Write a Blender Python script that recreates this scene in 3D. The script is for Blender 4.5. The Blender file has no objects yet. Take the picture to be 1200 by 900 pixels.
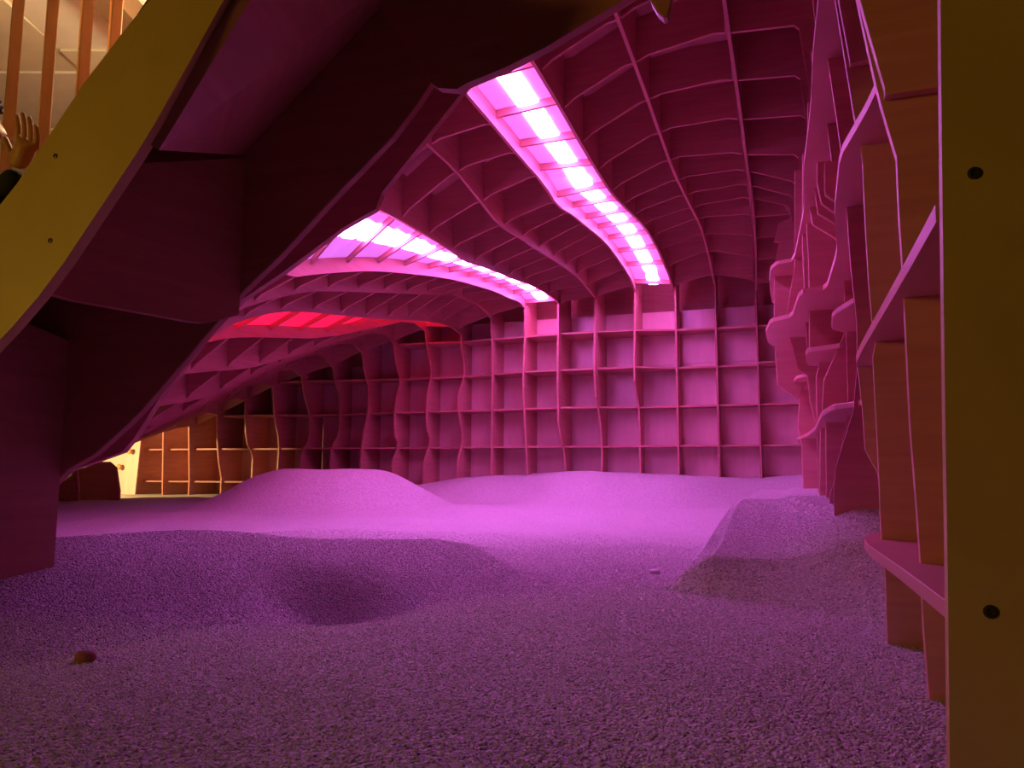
import bpy, bmesh, math, random
import numpy as np
from mathutils import Vector, Matrix
random.seed(7)
rng = np.random.default_rng(7)

# ------------------------------------------------------------------ camera
P = 0.4                       # waffle pitch in metres; the numbers below are in pitches unless stated
CAMZ = 0.62                   # camera height in metres over the floor of the hall
F, YAW, PIT, ROL = 913.7, 0.35078, 0.11197, -0.003465
def rays(px):
    px = np.atleast_2d(np.array(px, float))
    d = np.stack([px[:, 0] - 600, np.full(len(px), F), 450 - px[:, 1]], 1)
    c, s = math.cos(ROL), math.sin(ROL); d = np.stack([c*d[:, 0] + s*d[:, 2], d[:, 1], -s*d[:, 0] + c*d[:, 2]], 1)
    c, s = math.cos(PIT), math.sin(PIT); d = np.stack([d[:, 0], c*d[:, 1] - s*d[:, 2], s*d[:, 1] + c*d[:, 2]], 1)
    c, s = math.cos(YAW), math.sin(YAW); d = np.stack([c*d[:, 0] - s*d[:, 1], s*d[:, 0] + c*d[:, 1], d[:, 2]], 1)
    return d
def onX(px, X): d = rays(px); return d * (X / d[:, :1])
def onY(px, Y): d = rays(px); return d * (Y / d[:, 1:2])
def onZ(px, Z): d = rays(px); return d * (Z / d[:, 2:])
def W(p): return Vector((p[0]*P, p[1]*P, p[2]*P + CAMZ))     # pitches, camera-origin -> metres

scene = bpy.context.scene
col = scene.collection
cd = bpy.data.cameras.new('camera'); cam = bpy.data.objects.new('camera', cd); col.objects.link(cam)
_b = rays([(600 + F, 450), (600, 450), (600, 450 - F)]); fy = Vector(_b[1]) / F
fx = (Vector(_b[0]) - Vector(_b[1])) / F; fz = (Vector(_b[2]) - Vector(_b[1])) / F
cam.matrix_world = Matrix(((fx.x, fz.x, -fy.x, 0), (fx.y, fz.y, -fy.y, 0), (fx.z, fz.z, -fy.z, CAMZ), (0, 0, 0, 1)))
cd.sensor_fit = 'HORIZONTAL'; cd.sensor_width = 36; cd.lens = F / 1200 * 36; cd.clip_start = 0.02; cd.clip_end = 100
scene.camera = cam

# ------------------------------------------------------------------ light and exposure
scene.view_settings.view_transform = 'Standard'; scene.view_settings.look = 'None'
scene.view_settings.gamma = 1; scene.view_settings.exposure = 0.0; scene.view_settings.use_curve_mapping = False
wd = bpy.data.worlds.new('world'); scene.world = wd; wd.use_nodes = True
wd.node_tree.nodes['Background'].inputs[0].default_value = (1, .62, .28, 1)
wd.node_tree.nodes['Background'].inputs[1].default_value = 0.004
def lamp(name, kind, loc, energy, color, size=.3, target=None, spot=None):
    l = bpy.data.lights.new(name, kind); l.energy = energy; l.color = color
    if kind == 'AREA': l.size = size
    else: l.shadow_soft_size = size
    if spot: l.spot_size = spot; l.spot_blend = .6
    o = bpy.data.objects.new(name, l); col.objects.link(o); o.location = loc
    if target is not None: o.rotation_euler = (Vector(target) - Vector(loc)).to_track_quat('-Z', 'Y').to_euler()
    return o
lamp('hall_lamp', 'AREA', (-3.6, -2.0, 1.35), 27, (1, .56, .05), .5, (0, .9, .9))          # amber lamp of the hall behind the viewer
lamp('hall_ceiling_lamp', 'POINT', (-2.45, 2.95, 2.62), 105, (1, .78, .40), .15)               # over the slatted screen
lamp('end_bay_fill', 'SPOT', (-8.0, 5.7, 1.05), 380, (1, .66, .25), .1, (-7.3, 8.3, .45), 1.5)  # unseen spot, added in place of warm outside light entering the end bay
PINK = (.95, .20, 1.2)
TUBE_STRENGTH = 31.0
RED_STRENGTH = 1.7

# ------------------------------------------------------------------ materials
def mat(name):
    m = bpy.data.materials.new(name); m.use_nodes = True; nt = m.node_tree
    return m, nt, nt.nodes, nt.links, nt.nodes['Principled BSDF']
def plywood(name, a, b, rough=.5, grain=(1.2, 1.2, 14), spec=.35):
    m, nt, N, L, bs = mat(name)
    tc = N.new('ShaderNodeTexCoord'); oi = N.new('ShaderNodeObjectInfo')
    mp = N.new('ShaderNodeMapping'); mp.inputs['Scale'].default_value = grain
    ad = N.new('ShaderNodeVectorMath'); ad.operation = 'ADD'
    cm = N.new('ShaderNodeCombineXYZ'); ml = N.new('ShaderNodeMath'); ml.operation = 'MULTIPLY'; ml.inputs[1].default_value = 37
    L.new(oi.outputs['Random'], ml.inputs[0]); L.new(ml.outputs[0], cm.inputs[0]); L.new(ml.outputs[0], cm.inputs[1])
    L.new(tc.outputs['Object'], ad.inputs[0]); L.new(cm.outputs[0], ad.inputs[1]); L.new(ad.outputs[0], mp.inputs['Vector'])
    nz = N.new('ShaderNodeTexNoise'); nz.inputs['Scale'].default_value = 3; nz.inputs['Detail'].default_value = 6; nz.inputs['Distortion'].default_value = .6
    L.new(mp.outputs[0], nz.inputs['Vector'])
    cr = N.new('ShaderNodeValToRGB'); cr.color_ramp.elements[0].position = .3; cr.color_ramp.elements[1].position = .7
    cr.color_ramp.elements[0].color = (*a, 1); cr.color_ramp.elements[1].color = (*b, 1)
    L.new(nz.outputs['Fac'], cr.inputs[0])
    hs = N.new('ShaderNodeHueSaturation'); mr = N.new('ShaderNodeMapRange')
    mr.inputs['To Min'].default_value = .88; mr.inputs['To Max'].default_value = 1.1
    L.new(oi.outputs['Random'], mr.inputs['Value']); L.new(mr.outputs[0], hs.inputs['Value']); L.new(cr.outputs[0], hs.inputs['Color'])
    L.new(hs.outputs[0], bs.inputs['Base Color']); bs.inputs['Roughness'].default_value = rough
    bs.inputs['Specular IOR Level'].default_value = spec
    bp = N.new('ShaderNodeBump'); bp.inputs['Strength'].default_value = .06; bp.inputs['Distance'].default_value = .002
    L.new(nz.outputs['Fac'], bp.inputs['Height']); L.new(bp.outputs[0], bs.inputs['Normal'])
    return m
def plain(name, c, rough=.6, metal=0, emit=None, strength=0):
    m, nt, N, L, bs = mat(name)
    nz = N.new('ShaderNodeTexNoise'); nz.inputs['Scale'].default_value = 8; nz.inputs['Detail'].default_value = 4
    mx = N.new('ShaderNodeMix'); mx.data_type = 'RGBA'
    mx.inputs[6].default_value = (*[x*.88 for x in c], 1); mx.inputs[7].default_value = (*[min(1, x*1.08) for x in c], 1)
    L.new(nz.outputs['Fac'], mx.inputs[0]); L.new(mx.outputs[2], bs.inputs['Base Color'])
    bs.inputs['Roughness'].default_value = rough; bs.inputs['Metallic'].default_value = metal
    if emit: bs.inputs['Emission Color'].default_value = (*emit, 1); bs.inputs['Emission Strength'].default_value = strength
    return m
M_WOOD = plywood('birch_plywood', (.48, .19, .17), (.58, .25, .21), .42)
M_WALL = plywood('lit_wall_plywood', (.64, .27, .25), (.74, .34, .30), .42)  # same plywood made lighter: the right wall's stronger light put into its colour
M_PANEL = plywood('plywood_sheet', (.70, .46, .43), (.78, .53, .49), .28, (4, 1.2, .8), .6)
M_FRAME = plywood('frame_plywood', (.60, .42, .17), (.70, .50, .22), .45, (2.2, 1, 2.2))
M_SCREW = plain('screw_steel', (.10, .08, .06), .45, .7)
M_SLAT = plywood('slat_timber', (.52, .27, .10), (.64, .35, .14), .55, (12, 12, 1))
M_CREAM = plain('cream_paint', (.80, .74, .58), .8)
M_WHITE = plain('white_board', (.86, .82, .74), .7)
M_DARK = plain('dark_timber', (.18, .10, .05), .6)
M_REFLECT = plain('lamp_diffuser', (.88, .70, .80), .5, 0, (.68, .20, 1.0), .6)
M_TUBE = plain('lamp_tube', (.9, .9, .9), .4, 0, PINK, TUBE_STRENGTH)
M_RED = plain('red_lamp_panel', (.5, .02, .03), .4, 0, (1, .006, .05), RED_STRENGTH)
M_CLOTH = plain('dark_sweater', (.02, .025, .03), .9)
M_TROUSER = plain('dark_trousers', (.03, .03, .045), .9)
M_SKIN = plain('skin', (.62, .34, .23), .5)
M_HAIR = plain('brown_hair', (.05, .022, .012), .7)
M_PEBBLE = plain('pale_pebble', (.92, .88, .86), .7)
M_PEBBLE2 = plain('red_pebble', (.34, .11, .08), .7)
M_CABLE = plain('cable_black', (.06, .05, .04), .6)

def sand_material(name, grain):
    m, nt, N, L, bs = mat(name)
    tc = N.new('ShaderNodeTexCoord')
    vo = N.new('ShaderNodeTexVoronoi'); vo.inputs['Scale'].default_value = grain
    L.new(tc.outputs['Object'], vo.inputs['Vector'])
    sx = N.new('ShaderNodeSeparateColor'); L.new(vo.outputs['Color'], sx.inputs[0])
    cr = N.new('ShaderNodeValToRGB'); e = cr.color_ramp.elements
    e[0].position = 0; e[0].color = (.30, .25, .23, 1); e[1].position = 1; e[1].color = (.70, .68, .66, 1)
    k = cr.color_ramp.elements.new(.25); k.color = (.51, .47, .44, 1); k = cr.color_ramp.elements.new(.75); k.color = (.60, .57, .55, 1)
    L.new(sx.outputs[0], cr.inputs[0]); L.new(cr.outputs[0], bs.inputs['Base Color'])
    bs.inputs['Roughness'].default_value = .75; bs.inputs['Specular IOR Level'].default_value = .3
    iv = N.new('ShaderNodeMath'); iv.operation = 'SUBTRACT'; iv.inputs[0].default_value = 1
    L.new(vo.outputs['Distance'], iv.inputs[1])
    bp = N.new('ShaderNodeBump'); bp.inputs['Strength'].default_value = .8; bp.inputs['Distance'].default_value = .004
    L.new(iv.outputs[0], bp.inputs['Height']); L.new(bp.outputs[0], bs.inputs['Normal'])
    return m
M_SAND = sand_material('coarse_sand', 190)
def grain_material():
    m, nt, N, L, bs = mat('sand_grain')
    oi = N.new('ShaderNodeObjectInfo'); cr = N.new('ShaderNodeValToRGB'); e = cr.color_ramp.elements
    e[0].position = 0; e[0].color = (.26, .22, .20, 1); e[1].position = 1; e[1].color = (.95, .93, .92, 1)
    k = e.new(.2); k.color = (.58, .54, .52, 1); k = e.new(.82); k.color = (.70, .68, .66, 1)
    L.new(oi.outputs['Random'], cr.inputs[0]); L.new(cr.outputs[0], bs.inputs['Base Color'])
    bs.inputs['Roughness'].default_value = .5
    return m
M_GRAIN = grain_material()

# ------------------------------------------------------------------ helpers
def empty(name, loc=(0, 0, 0), label=None, cat=None, group=None, kind=None):
    o = bpy.data.objects.new(name, None); col.objects.link(o); o.location = loc; o.empty_display_size = .1
    return tag(o, label, cat, group, kind)
def tag(o, label=None, cat=None, group=None, kind=None):
    for k, v in (('label', label), ('category', cat), ('group', group), ('kind', kind)):
        if v: o[k] = v
    return o
def link(name, me, m, parent=None):
    o = bpy.data.objects.new(name, me); col.objects.link(o)
    if m: me.materials.append(m)
    if parent: o.parent = parent; o.matrix_parent_inverse = Matrix.Translation(parent.location).inverted()
    return o
def mesh(name, verts, faces):
    me = bpy.data.meshes.new(name); me.from_pydata([tuple(v) for v in verts], [], faces); me.update(); return me
def slab(name, loop, offset, m, parent=None, bevel=0):
    """A board: a closed outline of points (metres) thickened by the vector offset."""
    bm = bmesh.new(); a = [bm.verts.new(p) for p in loop]; b = [bm.verts.new(Vector(p) + Vector(offset)) for p in loop]
    n = len(a); bm.faces.new(a); bm.faces.new(b[::-1])
    for i in range(n): bm.faces.new((a[i], b[i], b[(i+1) % n], a[(i+1) % n]))
    bmesh.ops.recalc_face_normals(bm, faces=bm.faces)
    bmesh.ops.triangulate(bm, faces=[f for f in bm.faces if len(f.verts) > 4], ngon_method='EAR_CLIP')
    me = bpy.data.meshes.new(name); bm.to_mesh(me); bm.free()
    o = link(name, me, m, parent)
    if bevel:
        md = o.modifiers.new('bevel', 'BEVEL'); md.width = bevel; md.segments = 1; md.limit_method = 'ANGLE'; md.angle_limit = math.radians(60)
    return o
T = .046                                                    # board thickness (18 mm)
def plateX(name, X, yz, m, parent, t=T, bevel=0):           # a board in the plane X
    return slab(name, [W((X - t/2, y, z)) for y, z in yz], (t*P, 0, 0), m, parent, bevel)
def plateY(name, Y, xz, m, parent, t=T, bevel=0):           # front face at Y
    return slab(name, [W((x, Y, z)) for x, z in xz], (0, t*P, 0), m, parent, bevel)
def plateZ(name, Z, xy, m, parent, t=T, bevel=0):           # top face at Z
    return slab(name, [W((x, y, Z - t)) for x, y in xy], (0, 0, t*P), m, parent, bevel)
def box(name, lo, hi, m, parent=None, bevel=0):
    x0, y0, z0 = lo; x1, y1, z1 = hi
    return slab(name, [(x0, y0, z0), (x1, y0, z0), (x1, y1, z0), (x0, y1, z0)], (0, 0, z1 - z0), m, parent, bevel)
def smooth_poly(pts, n=2):
    """corner-cutting of an open polyline, ends kept"""
    pts = [tuple(p) for p in pts]
    for _ in range(n):
        q = [pts[0]]
        for a, b in zip(pts[:-1], pts[1:]):
            q.append(tuple(.75*x + .25*y for x, y in zip(a, b))); q.append(tuple(.25*x + .75*y for x, y in zip(a, b)))
        q.append(pts[-1]); pts = q
    return pts

# ------------------------------------------------------------------ sand floor
def sstep(a, b, x):
    t = np.clip((x - a) / (b - a), 0, 1); return t*t*(3 - 2*t)
def gauss(x, c, s): return np.exp(-((x - c)/s)**2)
def sand(x, y):
    x = np.asarray(x, float); y = np.asarray(y, float)
    z = -.95 + .20*sstep(7, 15, y) + 0*x
    z = z + (.70 + .06*np.sin(x*.9))*sstep(16.7, 20.0, y + .35*np.sin(x*1.1) + .2*np.sin(x*2.3 + 1))*sstep(-12, -8, x)      # bank against the back wall
    # long mound in the middle distance
    r = np.sqrt(((x + 9.9)/3.1)**2 + ((y - 15.2)/3.5)**2)
    z = np.maximum(z, -.80 + .84*(1 - sstep(.28, 1.0, r)))
    # foreground mound: a crest line with a long slope towards the opening
    ax, ay = x + 4.6, y - 3.8
    s_ = ax*.664 + ay*.747; d_ = ax*.747 - ay*.664
    d_ = d_ - .8*(1 - sstep(-.6, 1.3, s_))
    H = np.interp(s_, [-3, 0, 1.5, 2.7, 3.05, 3.35, 3.65], [.56, .53, .48, .44, .35, .15, 0]) * (1 + .05*np.sin(2.2*s_))
    prof = np.where(d_ > 0, 1 - sstep(-.35, 2.35, d_), 1 - sstep(-.1, 1.6, -d_))
    prof = np.where(d_ > 0, prof/(1 - sstep(-.35, 2.35, 0*d_)), prof/(1 - sstep(-.1, 1.6, 0*d_)))
    z = np.maximum(z, -.95 + H*prof)
    z = z - .25*gauss(x, -2.72, .40)*gauss(y, 4.2, .33) + .06*gauss(x, -3.25, .3)*gauss(y, 4.0, .5)
    # mound at the foot of the right hand wall
    lift = np.clip((x + 1.02)/.44, 0, 1); lift = .5*lift + .5*sstep(0, 1, lift)
    yf = 4.75 - .51*x; yt = 5.62 + .35*x
    up = np.clip((y - yf)/(yt - yf), 0, 1); up = up**.8
    top = np.minimum(-.24, -.57 + .29*sstep(5.5, 8.2, y) + .3*sstep(-.25, .45, x)*sstep(5.2, 6.4, y))
    z = np.maximum(z, -.95 + (top + .95)*lift*up*(1 - sstep(13, 17, y)*.6))
    und = .012*np.sin(1.7*x + .6*y) + .010*np.sin(2.3*y - 1.1*x + 1) + .006*np.sin(5.1*x + 3.3*y)
    return z + und
def height_mesh(name, xs, ys, dz=0):
    X, Y = np.meshgrid(xs, ys); Z = sand(X, Y) + dz
    V = np.stack([X*P, Y*P, Z*P + CAMZ], -1).reshape(-1, 3); nx, ny = len(xs), len(ys)
    i = np.arange(nx*ny).reshape(ny, nx)
    Fc = np.stack([i[:-1, :-1], i[:-1, 1:], i[1:, 1:], i[1:, :-1]], -1).reshape(-1, 4)
    cx = V[Fc].mean(1)/P; Fc = Fc[~((cx[:, 0] < -4.85) & (cx[:, 1] < 5.2))]
    me = bpy.data.meshes.new(name); me.from_pydata(V.tolist(), [], Fc.tolist()); me.update()
    me.polygons.foreach_set('use_smooth', [True]*len(me.polygons)); return me
xs = np.concatenate([np.linspace(-21.5, -8, 110, endpoint=False), np.linspace(-8, 1.4, 320)])
ys = np.concatenate([np.linspace(1.2, 8, 260, endpoint=False), np.linspace(8, 21.2, 150)])
floor = link('floor', height_mesh('floor', xs, ys), M_SAND)
tag(floor, 'pale coarse sand heaped in smooth dunes under pink light', 'sand', kind='structure')
gm = link('sand_grains', height_mesh('sand_grains', np.linspace(-6.5, 1.2, 150), np.linspace(1.3, 10.4, 180), -.002), M_GRAIN, floor)
gm['kind'] = 'stuff'; gm['label'] = 'loose pale sand grains'
bm = bmesh.new(); bmesh.ops.create_icosphere(bm, subdivisions=1, radius=1)
for v in bm.verts: v.co *= random.uniform(.75, 1.2); v.co.z *= .75
gme = bpy.data.meshes.new('grain'); bm.to_mesh(gme); bm.free(); gme.materials.append(M_GRAIN)
ng = bpy.data.node_groups.new('scatter_grains', 'GeometryNodeTree')
ng.interface.new_socket('Geometry', in_out='INPUT', socket_type='NodeSocketGeometry'); ng.interface.new_socket('Geometry', in_out='OUTPUT', socket_type='NodeSocketGeometry')
gi = ng.nodes.new('NodeGroupInput'); go = ng.nodes.new('NodeGroupOutput')
dp = ng.nodes.new('GeometryNodeDistributePointsOnFaces'); ps = ng.nodes.new('GeometryNodeInputPosition'); sp = ng.nodes.new('ShaderNodeSeparateXYZ'); mrg = ng.nodes.new('ShaderNodeMapRange')
mrg.interpolation_type = 'SMOOTHSTEP'; mrg.inputs['From Min'].default_value = 5.2*P; mrg.inputs['From Max'].default_value = 10.2*P; mrg.inputs['To Min'].default_value = 34000; mrg.inputs['To Max'].default_value = 0
ins = ng.nodes.new('GeometryNodeInstanceOnPoints'); ico = ng.nodes.new('GeometryNodeMeshIcoSphere'); ico.inputs['Radius'].default_value = 1; ico.inputs['Subdivisions'].default_value = 1
sm = ng.nodes.new('GeometryNodeSetMaterial'); sm.inputs['Material'].default_value = M_GRAIN
rv = ng.nodes.new('FunctionNodeRandomValue'); rv.data_type = 'FLOAT_VECTOR'; rv.inputs[0].default_value = (.0016, .0016, .0013); rv.inputs[1].default_value = (.0040, .0038, .0030)
rr = ng.nodes.new('FunctionNodeRandomValue'); rr.data_type = 'FLOAT_VECTOR'; rr.inputs[0].default_value = (0, 0, 0); rr.inputs[1].default_value = (6.28, 6.28, 6.28); rr.inputs['Seed'].default_value = 5
lk = ng.links.new
lk(ps.outputs[0], sp.inputs[0]); lk(sp.outputs[1], mrg.inputs['Value']); lk(mrg.outputs[0], dp.inputs['Density'])
lk(gi.outputs[0], dp.inputs['Mesh']); lk(dp.outputs['Points'], ins.inputs['Points']); lk(ico.outputs['Mesh'], sm.inputs['Geometry']); lk(sm.outputs[0], ins.inputs['Instance'])
lk(rv.outputs[0], ins.inputs['Scale']); lk(rr.outputs[0], ins.inputs['Rotation']); lk(ins.outputs['Instances'], go.inputs[0])
gm.modifiers.new('grains', 'NODES').node_group = ng

# ------------------------------------------------------------------ ceiling waffle
X0 = -3.852
def rx(k): return X0 + k
CE = {2: [(720.6, 14), (739, 63), (757.4, 112.7), (773.7, 159), (786.7, 195), (796, 216), (806.7, 238), (820, 263), (825, 280), (830, 297), (835, 323), (838, 336)],
1: [(613, 55), (630, 82.5), (657.5, 128), (682.5, 172.5), (702, 204.7), (716, 226), (730, 241), (741.7, 252.5), (755, 266.7), (764, 280), (771.7, 294), (778, 309), (785, 325), (789, 341)],
0: [(548, 113), (579, 149), (607.5, 183), (637, 216), (652.5, 241.7), (672, 253), (686.7, 265.8), (700.8, 276.7), (712.5, 288.3), (723.3, 303), (732.5, 316.7), (740, 329), (745, 345)],
-1: [(499, 168.5), (532, 198), (560, 232.7), (585, 264.7), (610.7, 280), (629, 293), (645.5, 302.5), (663.5, 314.5), (680, 328), (698, 350)],
-2: [(440, 244.6), (456.7, 252.8), (480.5, 265.7), (522.7, 289.5), (545, 307), (560, 310.7), (587, 320.5), (603.5, 328), (620, 333), (636.5, 341.5), (650, 350), (655, 357)],
-3: [(330, 320), (345, 325), (356.7, 323), (386.7, 320), (420, 318), (445, 318), (470, 320), (495, 322.5), (519.5, 325.7), (540.5, 330), (564.5, 337), (579.5, 341.5), (596, 349.7), (608, 353.5), (614, 361)],
-4: [(268, 367), (300, 356), (324, 349), (360, 341.7), (386.7, 341), (436.7, 342.5), (486.7, 344.7), (520, 346), (530, 344.5), (545, 351), (560, 356.5), (567.5, 364), (575, 373)],
-5: [(246, 396), (276, 378), (310, 368), (340, 365), (370, 366.4), (400, 370), (438, 373.6), (490, 376), (525, 380), (540, 392)],
-6: [(236, 403), (260, 397), (286, 395), (320, 395.6), (376, 397), (440, 384), (480, 375), (498, 388)],
-7: [(200, 440), (240, 435.6), (276, 433.6), (304, 429), (350, 415), (400, 399), (445, 388), (461, 402)],
-8: [(180, 477), (200, 474), (226, 470), (260, 459), (310, 434), (360, 414), (410, 400), (424, 413)],
-9: [(150, 505), (200, 493), (250, 466), (300, 440), (350, 420), (376, 415), (390, 431)],
-10: [(150, 517), (200, 493), (250, 467), (300, 444), (340, 432), (353, 441)],
-11: [(150, 518), (200, 494), (250, 470), (300, 448), (319, 453)],
-12: [(150, 519), (200, 497), (250, 476), (275, 466), (287, 470)],
-13: [(150, 520), (200, 500), (240, 483), (254, 486)],
-14: [(150, 522), (200, 503), (221, 500)]}
YC = [19.72 - .995*n for n in range(16)]
RIB = {}
for k, px in CE.items():
    w = onX(px, rx(k)); RIB[k] = (list(w[:, 1]), list(w[:, 2]))
# rib 3 runs slightly askew: its points come from the cross ribs it meets
r3 = [((885, 340), 20.0), ((884.7, 293), 18.3), ((881, 241), 16.2), ((872, 184), YC[7]), ((867, 143), YC[8]), ((860.5, 97.5), YC[9]), ((852, 42), YC[10]), ((846, 0), 9.2)]
R3 = np.array([onY([p], y)[0] for p, y in r3])[::-1]
RIB[3] = (list(R3[:, 1]), list(R3[:, 2]))
def r3x(y): return float(np.interp(y, R3[:, 1], R3[:, 0]))
NEAR = {k: (5.0 if k >= 0 else (8.2 if k >= -2 else 8.6)) for k in RIB}
for k, (yy, zz) in RIB.items():
    o = np.argsort(yy); yy = [yy[i] for i in o]; zz = [zz[i] for i in o]
    if k <= -9:
        NEAR[k] = max(9.5, min(yy))
    if yy[0] > NEAR[k]:
        sl = (zz[2] - zz[0]) / (yy[2] - yy[0]); sl = max(-.12, min(.4, sl))
        zz.insert(0, max(zz[0] - sl*(yy[0] - NEAR[k]), -.2)); yy.insert(0, NEAR[k])
    RIB[k] = (yy, zz)
def zc(k, y): return float(np.interp(y, *RIB[k]))
KS = sorted(RIB)
DEPTH = .8
ceiling = empty('ceiling', (0, 0, 0), 'pink-lit plywood waffle ceiling of interlocking wavy ribs', 'ceiling', kind='structure')
wall_back = empty('wall_back', (0, 0, 0), 'back wall of plywood grid with wavy upright ribs', 'wall', kind='structure')
wall_right = empty('wall_right', (0, 0, 0), 'side wall of jagged upright plywood ribs and shelves', 'wall', kind='structure')
wall_front = empty('wall_front', (0, 0, 0), 'sloped plywood frame around the cave opening', 'wall', kind='structure')
for k in KS:
    yy, zz = RIB[k]
    pts = smooth_poly(list(zip(yy, zz)), 1)
    top = [(y, z + DEPTH) for y, z in pts[::-1][::4]] + [(pts[0][0], pts[0][1] + DEPTH)]
    if k != 3: plateX('rib', rx(k), pts + top, M_WOOD, ceiling)
    else:
        lp = [W((r3x(y), y, z)) for y, z in pts + top]; slab('rib', lp, (T*P, 0, 0), M_WOOD, ceiling)
LIGHT_BAYS = {0: 'A', -3: 'B', -6: 'C'}
for n, y in enumerate(YC):
    ks = [k for k in KS if RIB[k][0][0] - .05 <= y]
    if len(ks) < 2: continue
    low = []
    for a, b in zip(ks[:-1], ks[1:]):
        xa, xb = (rx(a), rx(b) if b != 3 else r3x(y)); za, zb = zc(a, y), zc(b, y)
        bay = a in LIGHT_BAYS; lift = .145 if bay else .06
        for t_ in (.03, .15, .5, .85, .97):
            low.append((xa + (xb - xa)*t_, za + (zb - za)*t_ + lift + (.04 if .1 < t_ < .9 and not bay else 0)))
    top = [(x, z + DEPTH - .2) for x, z in low[::-1][::2]] + [(low[0][0], low[0][1] + DEPTH - .2)]
    plateY('cross_rib', y, low + top, M_WOOD, ceiling)
# roof sheets over the cells, one per bay
for a, b in zip(KS[:-1], KS[1:]):
    yy = np.linspace(max(RIB[a][0][0], RIB[b][0][0]) , 20.6, 14); v = []; f = []
    for y in yy:
        xb = rx(b) if b != 3 else r3x(y)
        v += [W((rx(a), y, zc(a, y) + DEPTH)), W((xb, y, zc(b, y) + DEPTH)), W((xb, y, zc(b, y) + DEPTH + T)), W((rx(a), y, zc(a, y) + DEPTH + T))]
    n = len(yy)
    for i in range(n - 1):
        for j in range(4): f.append((4*i + j, 4*i + (j+1) % 4, 4*i + 4 + (j+1) % 4, 4*i + 4 + j))
    f += [(0, 1, 2, 3), (4*n - 1, 4*n - 2, 4*n - 3, 4*n - 4)]
    link('roof_sheet', mesh('roof_sheet', v, f), M_WOOD, ceiling)

# ------------------------------------------------------------------ lamp bays
def lamp_bay(a, name, label, tube, tray_mat, y0, y1, hw=.16):
    """trays over the bay between ribs a and a+1, with a continuous glowing strip under them"""
    root = empty(name, W((rx(a) + .5, (y0 + y1)/2, zc(a, (y0 + y1)/2))), label, 'ceiling light', 'ceiling light strips between the ribs')
    xa, xb = rx(a) + T/2 + .005, rx(a + 1) - T/2 - .005
    cuts = [y for y in YC if y0 < y < y1]; cuts = [y1] + cuts + [y0]
    for p, q in zip(cuts[:-1], cuts[1:]):
        yA, yB = q + T + .01, p - .01
        if yB - yA < .2: continue
        v = []
        for y in (yA, (yA + yB)/2, yB):
            z0, z1 = zc(a, y) + .25, zc(a + 1, y) + .25
            v += [W((xa, y, z0)), W((xb, y, z1)), W((xb, y, z1 + .04)), W((xa, y, z0 + .04))]
        f = [(0, 1, 2, 3), (11, 10, 9, 8)]
        for i in range(2):
            for j in range(4): f.append((4*i + j, 4*i + (j+1) % 4, 4*i + 4 + (j+1) % 4, 4*i + 4 + j))
        link('diffuser', mesh('diffuser', v, f), tray_mat, root)
    if tube:
        ys_ = np.linspace(y0, y1, 60); v = []; f = []; prof = [(-hw, .245), (-hw*.93, .225), (-hw*.5, .215), (hw*.5, .215), (hw*.93, .225), (hw, .245)]
        for y in ys_:
            zm = .5*(zc(a, y) + zc(a + 1, y)); sl = zc(a + 1, y) - zc(a, y)
            v += [W((rx(a) + .5 + dx, y, zm + sl*dx + dz)) for dx, dz in prof]
        n = len(prof)
        for i in range(len(ys_) - 1):
            for j in range(n): f.append((n*i + j, n*i + (j+1) % n, n*i + n + (j+1) % n, n*i + n + j))
        f += [tuple(range(n)), tuple(range(n*len(ys_) - 1, n*len(ys_) - n - 1, -1))]
        link('lamp_tube', mesh('lamp_tube', v, f), M_TUBE, root)
    return root
lamp_bay(0, 'light_strip', 'white-pink glowing light strip running above the middle of the sand', True, M_REFLECT, 5.4, 19.9)
lamp_bay(-3, 'light_strip', 'white-pink glowing light strip beside the red one, on the low curving ceiling', True, M_REFLECT, 8.8, 19.9)
lamp_bay(-6, 'light_strip', 'red glowing light panels in the lowest part of the ceiling', False, M_RED, 10.3, 19.9)

# ------------------------------------------------------------------ back wall
LV = [-.345, .665, 1.68, 2.675, 3.65]
BW = {3: [(885, 340), (888, 400), (892, 460), (895, 520), (896, 556)], 2: [(838, 336), (842, 430), (845, 475), (846, 556)],
1: [(789, 341), (794, 427), (797, 480), (798, 557)], 0: [(744, 345), (742.7, 442.7), (745, 458.7), (749, 480), (752, 557)],
-1: [(697, 350), (696, 458), (702.7, 487), (706.7, 527), (705, 557)], -2: [(654, 357), (653, 485), (657, 517), (661, 527), (663, 557)],
-3: [(614.7, 361), (615, 402), (612.5, 450), (614.7, 490), (618, 557)], -4: [(575, 373), (577, 410), (576.5, 490), (575.5, 557)],
-5: [(540, 392), (540, 410), (544, 423), (545, 445), (537, 461), (537, 485), (544, 514), (536, 541), (536, 560)],
-6: [(498, 388), (500, 407), (508, 437), (500, 462), (499, 501), (505, 517), (496.5, 541), (496, 559)],
-7: [(461, 402), (464, 429), (471, 447), (463, 469), (461, 509), (467, 522), (459, 543), (459, 558)],
-8: [(424, 413), (427, 437), (432, 455), (431, 485), (424, 514), (422, 551)],
-9: [(390, 431), (392, 450), (399, 463), (397, 511), (388, 522), (387, 547)],
-10: [(353, 441), (356, 463), (363, 487), (363, 514), (352, 530), (352, 548)],
-11: [(319, 453), (321, 490), (327, 517), (325, 548)], -12: [(287, 470), (287.5, 519), (296, 531.6), (295, 552)],
-13: [(254, 486), (254.5, 531.6), (259, 560)], -14: [(221, 500), (221.5, 563)], -15: [(191, 509), (190, 585)], -16: [(163, 515), (159, 580)]}
YB = 20.72
BACKTOP = {}
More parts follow.
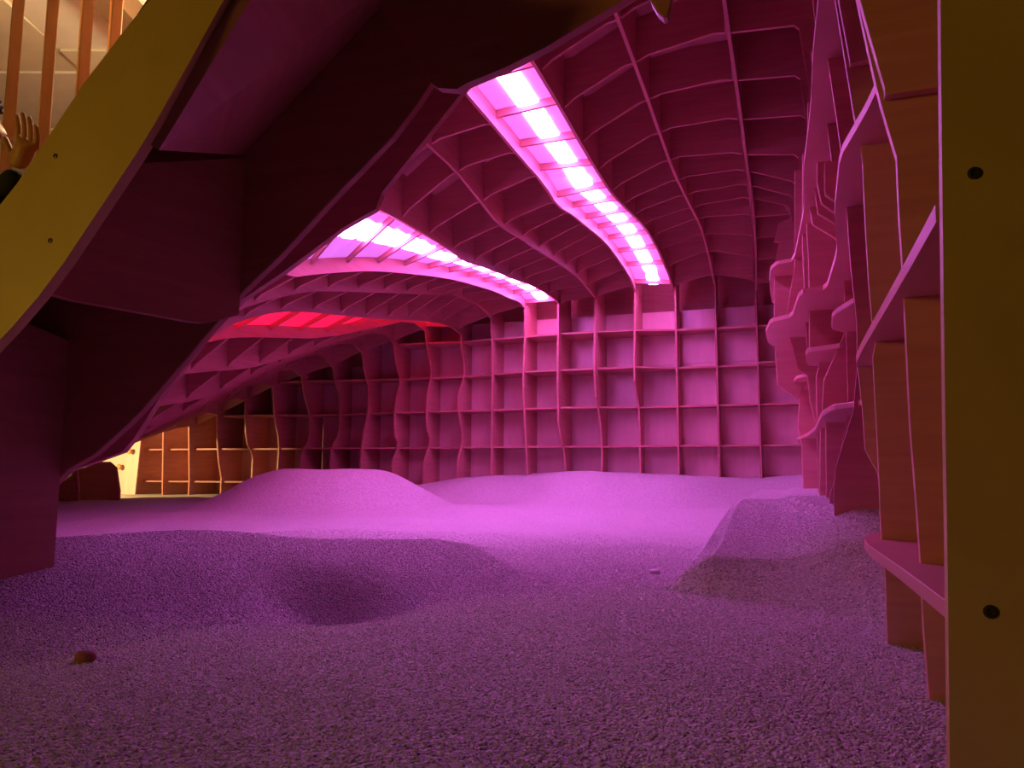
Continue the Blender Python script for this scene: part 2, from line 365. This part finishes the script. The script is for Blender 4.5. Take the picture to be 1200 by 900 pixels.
for k, px in BW.items():
    X = rx(k) if k != 3 else r3x(20)
    w = onX(px, X); yz = [(min(y, 20.2) if k < 1 else 20.08, z if k < 1 else onY([p_], 20.08)[0][2]) for p_, (y, z) in zip(px, w[:, 1:])]
    yz = smooth_poly(yz, 1)
    zt = yz[0][1] + .55; BACKTOP[k] = zt
    plateX('rib', X, [(yz[0][0] + .02, zt)] + yz + [(yz[-1][0], -1.1), (YB, -1.1), (YB, zt)], M_WOOD, wall_back)
kb = sorted(BW)
for z in LV:
    ks = [k for k in kb if BACKTOP[k] - .6 > z]
    if not ks: continue
    fr = []
    for k in ks:
        X = rx(k) if k != 3 else r3x(20); w = onX(BW[k], X); o = np.argsort(w[:, 2]); y = float(np.interp(z, w[o, 2], w[o, 1]))
        fr.append((X, min(max(19.6, y), 20.12) + .07))
    fr = [(fr[0][0] - .9, fr[0][1])] + fr + [(.7, 20.1)]
    plateZ('shelf', z + T*.5, fr + [(.7, YB), (fr[0][0], YB)], M_WOOD, wall_back)
# backing sheets: three bays wide, a lower and an upper row with a seam between
for i in range(-17, 4, 3):
    for z0, z1 in ((-1.1, 2.838), (2.842, 4.28)):
        xa, xb = rx(i) + .01, min(rx(i + 3) - .01, 1.2)
        if i < -8 and z0 > 0: z1 = 3.2
        y = YB + .012*((i*7) % 5)
        plateY('backing_sheet', y, [(xa, z0), (xb, z0), (xb, z1), (xa, z1)], M_PANEL, wall_back, .03)
plateY('fascia_board', YB + .35, [(-20, 2.6), (1.3, 3.9), (1.3, 5.6), (-20, 4.6)], M_WOOD, wall_back)
plateZ('shelf', onY([(900, 423.5)], 20.1)[0][2], [(r3x(20), 20.08), (.1, 20.02), (.1, YB), (r3x(20), YB)], M_WOOD, wall_back)

# ------------------------------------------------------------------ right wall: upright ribs at Y planes, shelves at Z planes
YR = {0: 2.15, 1: 3.15, 2: 4.18, 3: 5.17, 4: 6.18, 5: 7.18, 6: 8.15, 7: 9.1, 8: 10.1, 9: 11.0, 10: 12.0, 11: 13.0, 12: 14.0, 13: 15, 14: 16, 15: 17, 16: 18, 17: 19}
XR = 1.35
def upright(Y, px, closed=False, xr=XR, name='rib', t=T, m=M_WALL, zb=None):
    w = onY(px, Y); e = [(float(x), float(z)) for x, _, z in w]
    if closed: loop = e
    else:
        if zb is not None: e = e + [(e[-1][0], zb)]
        loop = e + [(xr, e[-1][1]), (xr, e[0][1])]
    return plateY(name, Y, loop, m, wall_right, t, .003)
upright(YR[1], [(1003, -10), (1012, 33), (1026, 96), (1032, 120), (1051, 184), (1054, 255), (1058, 312), (1061, 375), (1067, 500), (1075, 600), (1079, 659), (1083, 740), (1095, 890)], zb=-1.3)
upright(YR[1] - .06, [(960, -180), (1008, 0), (1037, 104), (1037, 111)], t=.05)
upright(YR[2], [(960, -130), (979, 0), (1001, 135), (1006, 157), (1011, 189), (1013, 240), (1018, 330), (1022, 375), (1028, 393), (1023, 417), (1030, 553), (1033, 634), (1038, 680), (1041, 792)], zb=-1.3)
upright(YR[2] - .06, [(962, -130), (983, 0), (996, 70), (996, 74)], t=.05)
upright(YR[3], [(955, -80), (962, 10), (969, 62), (980, 135), (985, 171), (992, 240), (995.5, 292), (999, 330), (1001.5, 352), (1004, 375), (1005, 429), (1010.7, 480), (1014, 527), (1029, 555), (1036, 640)], zb=-1.2)
upright(YR[4], [(950, -20), (969, 144), (977.5, 210), (1000, 300), (1008, 400), (1004, 436), (1001, 469), (1000, 481), (978.7, 551), (977, 583)], zb=-1.0)
upright(YR[5], [(950, 60), (972, 196), (975, 220), (976, 232), (989, 240), (989, 327), (990, 352), (991, 380), (992, 400), (994, 480), (980, 560), (972, 580)], zb=-1.0)
upright(YR[6], [(946, 120), (948, 243), (952, 263), (980, 280), (985, 330), (989, 391), (965, 445), (963, 479), (967, 490), (968, 578)], zb=-1.0)
upright(YR[6] + .3, [(944.8, 262), (944.8, 269), (947, 305), (947.7, 334), (948, 348), (948, 408)])
upright(YR[7], [(940, 180), (940, 292), (942, 334), (943.6, 368), (945, 408), (964, 413), (956, 441), (957, 490), (961, 497), (960, 575)], zb=-1.0)
upright(YR[8], [(931, 200), (931, 300), (930, 319), (925, 345), (922, 367), (922, 376), (924, 388), (935, 433), (946, 440), (949, 470), (957, 503), (959, 574)], zb=-1.0)
upright(YR[9], [(907, 322), (907, 370), (907, 396), (911, 452), (935, 468), (950, 440), (950, 322)], closed=True)
upright(YR[10], [(940, 380), (937, 448), (935, 500), (939, 520), (941, 572)], zb=-1.0)
upright(YR[11], [(945, 470), (953, 508), (958, 540), (960, 571)], zb=-1.0)
upright(YR[13], [(945, 470), (949, 513), (956, 545), (958, 570)], zb=-1.0)
upright(YR[14], [(931, 228), (904, 229), (908, 237), (918, 240), (925, 248), (925, 256), (912, 262), (907, 283), (913, 284), (908, 308), (904, 340), (945, 345), (945, 228)], closed=True)
# bent lower corners of the upper ribs
upright(YR[4] + .45, [(957, 190), (957, 213), (962, 238), (976, 248), (990, 252)], xr=1.0)
upright(YR[5] + .45, [(953, 190), (953, 213), (958, 250), (978, 262), (990, 268)], xr=1.0)
upright(YR[3] + .45, [(966, 190), (966, 221), (967, 228), (974.5, 233), (990, 240)], xr=1.0)
def shelf(Z, px, y1=None, xr=XR):
    w = onZ(px, Z); e = [(float(x), max(2.21, float(y))) for x, y, _ in w]
    q = [e[0]]
    for a, b, c in zip(e[:-2], e[1:-1], e[2:]):              # slightly eased corners
        q += [tuple(.88*u + .12*v for u, v in zip(b, a)), tuple(.88*u + .12*v for u, v in zip(b, c))]
    e = q + [e[-1]]
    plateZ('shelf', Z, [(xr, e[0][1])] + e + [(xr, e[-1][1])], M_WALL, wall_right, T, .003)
shelf(-.318, [(1107, 703), (1060, 668), (1018, 639), (1012, 631), (1016, 626), (1040, 622)])
shelf(.69, [(1102, 228), (1058, 312), (1040, 345), (1010, 400), (1003, 416), (1004, 424), (1020, 428)])
shelf(.53, [(1012, 462), (1010, 467), (997, 471), (975, 474), (962, 482), (955, 500), (945, 508), (934, 512), (936, 516), (950, 517)])
shelf(1.245, [(1000, 348), (975, 364), (974, 380), (985, 383)])
shelf(1.245, [(984, 402), (946, 408), (944, 412), (946, 424), (962, 425)])
shelf(1.245, [(946, 437), (933, 440), (927, 448), (920, 450), (926, 453), (940, 454)])
shelf(1.70, [(1040, 70), (1026, 96), (1015, 120), (984, 175), (977.5, 240), (981, 291), (968, 334), (937, 339), (928, 367), (903, 373), (897, 386), (900, 398), (907, 402), (925, 402)])
shelf(2.70, [(965, -60), (958, 0), (952, 60), (950, 120), (941.5, 192), (942, 243), (930, 302), (910, 306), (903, 312), (901.6, 325), (902, 338), (905, 353), (930, 355)])
# upper legs of the ring frames where the ceiling turns down into the wall
for n, (pr, pe) in {10: ((936, 28), (947, 95)), 9: ((937, 87), (945, 140)), 8: ((944, 134), (948, 190)), 7: ((935, 180), (941, 240)), 6: ((931, 211), (941, 262)), 5: ((929, 228), (938, 275)), 4: ((925, 240), (934, 285))}.items():
    y = YC[n]; a = onY([pr, pe], y); z3 = zc(3, y)
    loop = [(r3x(y) + .05, z3 + .04), (a[0][0] - .06, a[0][2]), (a[0][0], a[0][2] - .06), (a[1][0], a[1][2]), (a[1][0] + .1, 2.6), (XR, 2.6), (XR, z3 + .9), (r3x(y) + .05, z3 + .9)]
    plateY('cross_rib', y, loop, M_WOOD, ceiling)
for n in (3, 2, 1, 0):
    y = YC[n]; z3 = zc(3, y)
    plateY('cross_rib', y, [(r3x(y) + .05, z3 + .02), (XR, z3 - .02), (XR, z3 + .8), (r3x(y) + .05, z3 + .8)], M_WOOD, ceiling)
slab('roof_sheet', [W((r3x(8), 5.0, zc(3, 8) + .9)), W((XR, 5.0, zc(3, 8) + .9)), W((XR, 20.6, zc(3, 20) + .9)), W((r3x(20), 20.6, zc(3, 20) + .9))], (0, 0, T*P), M_WOOD, ceiling)
plateX('outer_sheet', XR + .03, [(2.3, -1.3), (21, -1.3), (21, 5.0), (10, 6.3), (2.3, 6.6)], M_WOOD, wall_right)

# ------------------------------------------------------------------ front frame around the opening
Y0, Y1, Y2 = 2.15, 3.15, 4.18
def frontal(name, Y, px, m, t=T, bevel=.003):
    return plateY(name, Y, [(float(x), float(z)) for x, _, z in onY(px, Y)], m, wall_front, t, bevel)
inner0 = smooth_poly([(330, -110), (262, 0), (240, 40), (215, 85), (170, 165), (120, 240), (60, 330), (0, 400), (-90, 490), (-180, 560)], 1)
outer0 = [(-330, 640), (-150, 415), (-60, 312), (0, 240), (20, 215), (50, 170), (100, 95), (150, 30), (175, 0), (260, -110)]
fb = frontal('frame_board', Y0, inner0 + outer0, M_FRAME)
fr = frontal('frame_board', Y0, [(1098, -160), (1102, 0), (1104, 200), (1107, 450), (1111, 700), (1113, 900), (1114, 1010), (1420, 1010), (1420, -160)], M_FRAME, T, .006)
def screw(parent, px, Y, r):
    c = onY([px], Y)[0]; bm = bmesh.new(); n = 14
    rings = [(r, 0), (r*.95, -.0012), (r*.55, -.0016), (r*.5, -.0003), (.0, -.0003)]
    vs = []
    for rad, dy in rings[:-1]:
        vs.append([bm.verts.new(W(c) + Vector((math.cos(2*math.pi*i/n)*rad, dy, math.sin(2*math.pi*i/n)*rad))) for i in range(n)])
    ce = bm.verts.new(W(c) + Vector((0, -.0003, 0)))
    for a, b in zip(vs[:-1], vs[1:]):
        for i in range(n): bm.faces.new((a[i], a[(i+1) % n], b[(i+1) % n], b[i]))
    for i in range(n): bm.faces.new((vs[-1][i], vs[-1][(i+1) % n], ce))
    bmesh.ops.recalc_face_normals(bm, faces=bm.faces)
    me = bpy.data.meshes.new('screw'); bm.to_mesh(me); bm.free(); link('screw', me, M_SCREW, wall_front)
for px in ((65, 183), (59, 282)): screw(fb, px, Y0, .0042)
for px in ((1142, 203), (1161, 717)): screw(fr, px, Y0, .0066)
inner1 = [(470, 40), (505, 97), (488, 123), (460, 160), (400, 222), (328, 300), (283, 343), (253, 380), (187, 457), (167, 480), (147, 500), (110, 533), (80, 550), (53, 577), (48, 632), (47, 700)]
frontal('frame_board', Y1, [(560, -160)] + inner1 + [(-170, 760), (-90, 430), (0, 290), (60, 195), (200, 0), (320, -160)], M_WOOD)
frontal('splice_board', Y1 - .055, [(360, -160), (440, 0), (478, 60), (505, 97), (513, 103), (535, 104.5), (548, 97), (590, 80), (640, 55), (730, 0), (860, -90), (960, -160)], M_WOOD, .05, .006)
inner2 = [(860, -80), (730, 4), (640, 57), (548, 100), (500, 160), (447, 226), (440, 245), (400, 268), (365, 294), (330, 320), (285, 350), (250, 384), (193, 457), (157, 513), (143, 530), (113, 541), (80, 552), (54, 577), (52, 640)]
frontal('frame_board', Y2, [(900, -160)] + inner2 + [(-60, 700), (-40, 400), (20, 275), (80, 190), (210, 20), (340, -160)], M_WOOD)
# sloped lining boards between the two front frames
def quad(name, pts, m, t=.018):
    a, b, c, d = [W(p) for p in pts]; nrm = (b - a).cross(d - a).normalized()
    if nrm.dot(-(a + c)/2 + Vector((0, 0, CAMZ))) > 0: nrm = -nrm
    return slab(name, [a, b, c, d], nrm*t, m, wall_front)
quad('lining_board', [onY([(186, 176)], Y0 + .05)[0], onY([(330, -60)], Y0 + .05)[0], onY([(510, -60)], Y1)[0], onY([(284, 182)], Y1)[0]], M_WOOD)
XV = float(onY([(283, 300)], Y1)[0][0])
XN = float(onY([(48, 335)], Y0 + T)[0][0])                     # the board runs obliquely from behind the front frame to the second one
def onV(px):
    n = np.array([Y1 - Y0 - T, -(XV - XN), 0.]); p0 = np.array([XN, Y0 + T, 0.]); d = rays([px])[0]; return d*(n @ p0)/(n @ d)
lv = [onV(q) for q in ((46, 340), (90, 352), (150, 363), (225, 377), (240, 378.5), (250, 377))]
zb_ = lv[-1][2]
lp = [W(q) for q in lv] + [W((XV, Y1, zb_ + .06)), W((XV, Y1, onY([(284, 186)], Y1)[0][2])), W((XN, Y0 + T, onY([(150, 180)], Y0 + T)[0][2]))]
slab('lining_board', lp, (-.018, 0, 0), M_WOOD, wall_front)
XW = float(onY([(72, 480)], Y1)[0][0])
plateX('lining_board', XW, [(Y0 + .05, -1.2), (Y1, -1.2), (Y1, float(onY([(75, 400)], Y1)[0][2])), (Y0 + .05, float(onY([(75, 400)], Y1)[0][2]) + .2)], M_WOOD, wall_front)
frontal('splice_board', Y1 - .09, [(752, -60), (762, 0), (770, 14), (777, 20), (783, 18), (786, 8), (790, -60)], M_WOOD, .06, .006)

# outer skin from the front frame back to the ceiling ribs
def strip(name, A, B, parent, m=M_WOOD, t=.012):
    for (a0, a1), (b0, b1) in zip(zip(A[:-1], A[1:]), zip(B[:-1], B[1:])):
        a0, a1, b0, b1 = [W(q) for q in (a0, a1, b0, b1)]; nrm = (a1 - a0).cross(b0 - a0).normalized()*t
        if nrm.z < 0: nrm = -nrm
        slab(name, [a0, a1, b1, b0], nrm, m, parent)
def along(pts, n):
    pts = np.array(pts, float); d = np.r_[0, np.cumsum(np.linalg.norm(np.diff(pts, axis=0), axis=1))]; t = np.linspace(0, d[-1], n)
    return np.stack([np.interp(t, d, pts[:, i]) for i in range(3)], 1)
o0 = onY([(-290, 640), (-130, 425), (8, 250), (62, 175), (158, 40), (185, 0), (270, -110)], Y0 + T)
o2 = onY([(-60, 700), (-40, 400), (20, 275), (80, 185), (190, 40), (210, 20), (340, -160)], Y2)
strip('outer_sheet', o0, o2, wall_front)
tops = [np.array((rx(k) if k != 3 else r3x(8), RIB[k][0][0], RIB[k][1][0] + DEPTH)) for k in KS]
A = along([onY([(-60, 700)], Y2)[0], onY([(20, 275)], Y2)[0], onY([(210, 20)], Y2)[0], onY([(340, -160)], Y2)[0], (-.6, Y2, 5.4), (XR, Y2, 5.6)], 20)
B = along([np.array((-19.5, 13.5, -.6))] + tops + [np.array((XR, 5.0, zc(3, 8) + .9))], 20)
strip('outer_sheet', A, B, ceiling)

# low boards where the sloping ceiling comes down to the sand
for px, X in (([(84, 572), (84, 552), (100, 548), (113, 541), (128, 541), (136, 548), (140, 575)], 15.5), ([(52, 600), (58, 575), (80, 560), (90, 552), (92, 574)], 14.5)):
    e = [(float(x), float(z)) for x, _, z in onY(px, X)]
    plateY('cross_rib', X, e + [(e[-1][0], -1.0), (e[0][0], -1.0)], M_WOOD, ceiling)

# ------------------------------------------------------------------ end panel with wooden knobs
ep = empty('end_panel', W((-20.2, 19.5, -.9)), 'pale plywood end panel with round wooden knobs beyond the dark ribs', 'panel')
e = [(float(x), float(z)) for x, _, z in onY([(165, 515), (158, 580), (60, 600), (60, 505)], 19.3)]
plateY('board', 19.3, e, M_PANEL, ep)
for px in ((156, 529), (144, 547)):
    c = onY([px], 19.3)[0]; bm = bmesh.new(); n = 16; prof = [(.012, 0), (.012, -.03), (.03, -.045), (.036, -.06), (.03, -.078), (.012, -.085), (0.0005, -.086)]
    rg = [[bm.verts.new(W(c) + Vector((math.cos(2*math.pi*i/n)*r, d, math.sin(2*math.pi*i/n)*r))) for i in range(n)] for r, d in prof]
    for a, b in zip(rg[:-1], rg[1:]):
        for i in range(n): bm.faces.new((a[i], a[(i+1) % n], b[(i+1) % n], b[i]))
    bmesh.ops.recalc_face_normals(bm, faces=bm.faces)
    me = bpy.data.meshes.new('knob'); bm.to_mesh(me); bm.free()
    for p in me.polygons: p.use_smooth = True
    link('knob', me, M_SLAT, ep)

# ------------------------------------------------------------------ pebbles
def pebble(px, z, r, m, label):
    c = onZ([px], z)[0]; c[2] = float(sand(c[0], c[1])); bm = bmesh.new(); bmesh.ops.create_icosphere(bm, subdivisions=2, radius=1)
    for v in bm.verts: v.co *= random.uniform(.85, 1.1); v.co = Vector((v.co.x*r*1.3, v.co.y*r, v.co.z*r*.7))
    me = bpy.data.meshes.new('pebble'); bm.to_mesh(me); bm.free()
    for p in me.polygons: p.use_smooth = True
    o = link('pebble', me, m); o.location = W(c) + Vector((0, 0, r*.45)); tag(o, label, 'stone')
pebble((768, 694), -.93, .015, M_PEBBLE, 'pale pebble on the flat sand beside the steep mound')
pebble((105, 689), -.5, .016, M_PEBBLE2, 'reddish pebble on the shaded slope of the mound')

# ------------------------------------------------------------------ the hall outside
hall_floor = box('floor', (-9, -4, -.1), (4, 12, 0), M_DARK); tag(hall_floor, 'dark floor of the hall around the cave', 'floor', kind='structure')
def cam_pt(px, depth):                                       # a point (metres) at a distance along the camera axis
    d = rays([px])[0] / F; return Vector((d[0]*depth, d[1]*depth, d[2]*depth + CAMZ))
SD = 3.1
for i, x in enumerate((22, 62.5, 103, 137)):
    c = cam_pt((x, 0), SD + .03*i); r = Vector((fx.x, fx.y, 0)).normalized(); f_ = Vector((fy.x, fy.y, 0)).normalized()
    rot = math.radians(35); u = r*math.cos(rot) + f_*math.sin(rot); v = f_*math.cos(rot) - r*math.sin(rot)
    hw, hd = .02, .04
    lp = [Vector((c.x, c.y, 1.3)) + u*a + v*b for a, b in ((-hw, -hd), (hw, -hd), (hw, hd), (-hw, hd))]
    o = slab('wooden_slat', lp, (0, 0, 2.0), M_SLAT, None, .003)
    tag(o, ('upright wooden slat closest to the raised hand of the visitor', 'second upright wooden slat counting from the visitor', 'third upright wooden slat counting from the visitor', 'upright wooden slat farthest from the visitor, mostly behind the sloped frame')[i], 'slat', 'slats of the wooden screen')
r = Vector((fx.x, fx.y, 0)).normalized(); f_ = Vector((fy.x, fy.y, 0)).normalized()
hall_ceiling = empty('ceiling', (0, 0, 0), 'cream board ceiling of the hall over the slats', 'ceiling', kind='structure')
CZ = 3.25
def ceil_pt(px, z): d = rays([px])[0]; t = (z - CAMZ)/d[2]; return Vector((d[0]*t, d[1]*t, z))
base = ceil_pt((70, 60), CZ)
for i in range(-4, 5):
    for j in range(-3, 5):
        b = base + r*(i*1.2) + f_*(j*.9 + (.3 if i % 2 else 0)); z1 = .012*((i*3 + j*5) % 4); z2 = .012*((i*3 + j*5 + 2) % 4)
        slab('ceiling_panel', [b + Vector((0, 0, z1)), b + r*1.19 + Vector((0, 0, z1)), b + r*1.19 + f_*.89 + Vector((0, 0, z2)), b + f_*.89 + Vector((0, 0, z2))], (0, 0, .03), M_WHITE if (i + j) % 2 else M_CREAM, hall_ceiling)
a, b = ceil_pt((70, -30), CZ - .12), ceil_pt((150, 50), CZ - .12); n_ = (b - a).cross(Vector((0, 0, 1))).normalized()
bw = slab('ceiling_beam', [a - (b - a), b + (b - a), b + (b - a) + n_*.16, a - (b - a) + n_*.16], (0, 0, .14), M_DARK)
tag(bw, 'dark brown beam running under the hall ceiling behind the slats', 'beam')

# ------------------------------------------------------------------ visitor at the slats
def person():
    c = cam_pt((-44, 142), 2.4); fr_ = -f_                       # head centre; turned towards the screen side
    root = empty('person', (c.x, c.y, 0), 'person in a dark sweater raising one hand beside the wooden slats', 'person')
    H = c.z
    side = r; out = Vector((0, 0, 1)); fwd = (f_*.5 + r*.85).normalized(); lat = fwd.cross(out).normalized()
    def p(l, fo, z): return Vector((c.x, c.y, 0)) + lat*l + fwd*fo + out*z
    nd = {}; ed = []
    def node(n, pt, rad): nd[n] = (pt, rad)
    node('pel', p(0, 0, .92), .15); node('wai', p(0, 0, 1.08), .125); node('che', p(0, .0, H - .33), .15); node('sho', p(0, 0, H - .22), .09); node('nec', p(0, 0, H - .15), .055)
    ed += [('pel', 'wai'), ('wai', 'che'), ('che', 'sho'), ('sho', 'nec')]
    for s, sg in (('l', 1), ('r', -1)):
        node('hip'+s, p(.09*sg, 0, .86), .095); node('kne'+s, p(.10*sg, .02, .48), .065); node('ank'+s, p(.10*sg, -.01, .09), .045); node('toe'+s, p(.11*sg, .14, .04), .035)
        ed += [('pel', 'hip'+s), ('hip'+s, 'kne'+s), ('kne'+s, 'ank'+s), ('ank'+s, 'toe'+s)]
        node('shl'+s, p(.17*sg, 0, H - .24), .062); ed.append(('sho', 'shl'+s))
    node('elbl', p(.23, .06, H - .50), .047); node('wril', p(.22, .24, H - .62), .034); ed += [('shll', 'elbl'), ('elbl', 'wril')]
    hand = cam_pt((25, 192), 2.28)
    elb = cam_pt((-4, 250), 2.32)
    node('elbr', elb, .05); node('wrir', hand + (elb - hand)*.12, .034); ed += [('shlr', 'elbr'), ('elbr', 'wrir')]
    def skin(name, nodes, edges, m, rootn):
        idx = {n: i for i, n in enumerate(nodes)}
        me = bpy.data.meshes.new(name); me.from_pydata([tuple(nodes[n][0]) for n in nodes], [(idx[a], idx[b]) for a, b in edges], [])
        o = link(name, me, m, root); md = o.modifiers.new('skin', 'SKIN'); md.use_smooth_shade = True
        if not me.skin_vertices: me.skin_vertices.new()
        for n, i in idx.items():
            sv = me.skin_vertices[0].data[i]; sv.radius = (nodes[n][1], nodes[n][1]); sv.use_root = (n == rootn)
        ss = o.modifiers.new('sub', 'SUBSURF'); ss.levels = 2; ss.render_levels = 2
        return o
    skin('body', nd, ed, M_CLOTH, 'pel')
    def hand_mesh(name, wr, d, palm_n, curl):
        d = d.normalized(); n_ = palm_n.normalized(); s_ = d.cross(n_).normalized()
        nodes = {'w': (wr, .022), 'p': (wr + d*.045, .030), 'k': (wr + d*.08, .028)}; edges = [('w', 'p'), ('p', 'k')]
        for i, (off, ln) in enumerate(((-.03, .062), (-.010, .075), (.010, .07), (.03, .055))):
            b = wr + d*.088 + s_*off; q = b
            nodes['f%d0' % i] = (b, .0095); edges.append(('k', 'f%d0' % i)); ang = .15
            for j in range(1, 4):
                ang += curl; q = q + (d*math.cos(ang) + n_*math.sin(ang))*ln*(.45 if j == 1 else .3)
                nodes['f%d%d' % (i, j)] = (q, .0088 - .0008*j); edges.append(('f%d%d' % (i, j-1), 'f%d%d' % (i, j)))
        q = wr + d*.03 - s_*.028; nodes['t0'] = (q, .012); edges.append(('p', 't0'))
        for j in range(1, 3):
            q = q + (d*.75 - s_*.5 + n_*.35).normalized()*.03; nodes['t%d' % j] = (q, .0105 - .001*j); edges.append(('t%d' % (j-1), 't%d' % j))
        skin(name, nodes, edges, M_SKIN, 'p')
    dr = hand - elb
    hand_mesh('hand', hand + (elb - hand)*.12, dr + Vector((0, 0, .12)), -f_, .22)
    hand_mesh('hand', nd['wril'][0], nd['wril'][0] - nd['elbl'][0], -out, .3)
    # head with nose, brow, ears, eyes and mouth
    bm = bmesh.new(); bmesh.ops.create_uvsphere(bm, u_segments=32, v_segments=24, radius=1)
    for v in bm.verts:
        a, b_, z = v.co
        wx = .077*(1 - .18*max(0, -z)); wy = .098*(1 - .10*max(0, -z)); wz = .118
        q = Vector((a*wx, b_*wy, z*wz))
        if b_ > .6 and abs(a) < .22 and -.35 < z < .12: q.y += .022*(1 - abs(a)/.22)*(1 - abs(z + .15)/.3)
        if b_ > .5 and abs(abs(a) - .35) < .16 and abs(z) < .12: q.y -= .007
        if b_ > .5 and abs(a) < .3 and abs(z + .52) < .07: q.y += .004
        if abs(a) > .93 and abs(b_) < .25 and abs(z + .02) < .25: q.x *= 1.16
        v.co = q
    me = bpy.data.meshes.new('head'); bm.to_mesh(me); bm.free()
    for q in me.polygons: q.use_smooth = True
    hd_ = link('head', me, M_SKIN, root); rotm = Matrix((lat, fwd, out)).transposed().to_4x4()
    hd_.matrix_basis = Matrix.Translation(c) @ rotm
    hd_.matrix_parent_inverse = Matrix.Translation(root.location).inverted()
    for sg in (-1, 1):
        bm = bmesh.new(); bmesh.ops.create_uvsphere(bm, u_segments=12, v_segments=8, radius=.011); me = bpy.data.meshes.new('eye'); bm.to_mesh(me); bm.free()
        ey = link('eye', me, M_WHITE, root); ey.location = c + lat*.028*sg + fwd*.084 + out*.003
    bm = bmesh.new()
    for i in range(260):                                         # curls
        th = random.uniform(0, 2*math.pi); u_ = random.uniform(-.45, 1); rr_ = math.sqrt(max(0, 1 - u_*u_))
        q = Vector((math.cos(th)*rr_*.082, math.sin(th)*rr_*.103, u_*.122))
        if q.y > .055 and q.z < .06: continue
        bmesh.ops.create_icosphere(bm, subdivisions=1, radius=random.uniform(.014, .022), matrix=Matrix.Translation(c) @ rotm @ Matrix.Translation(q))
    me = bpy.data.meshes.new('hair'); bm.to_mesh(me); bm.free(); link('hair', me, M_HAIR, root)
person()
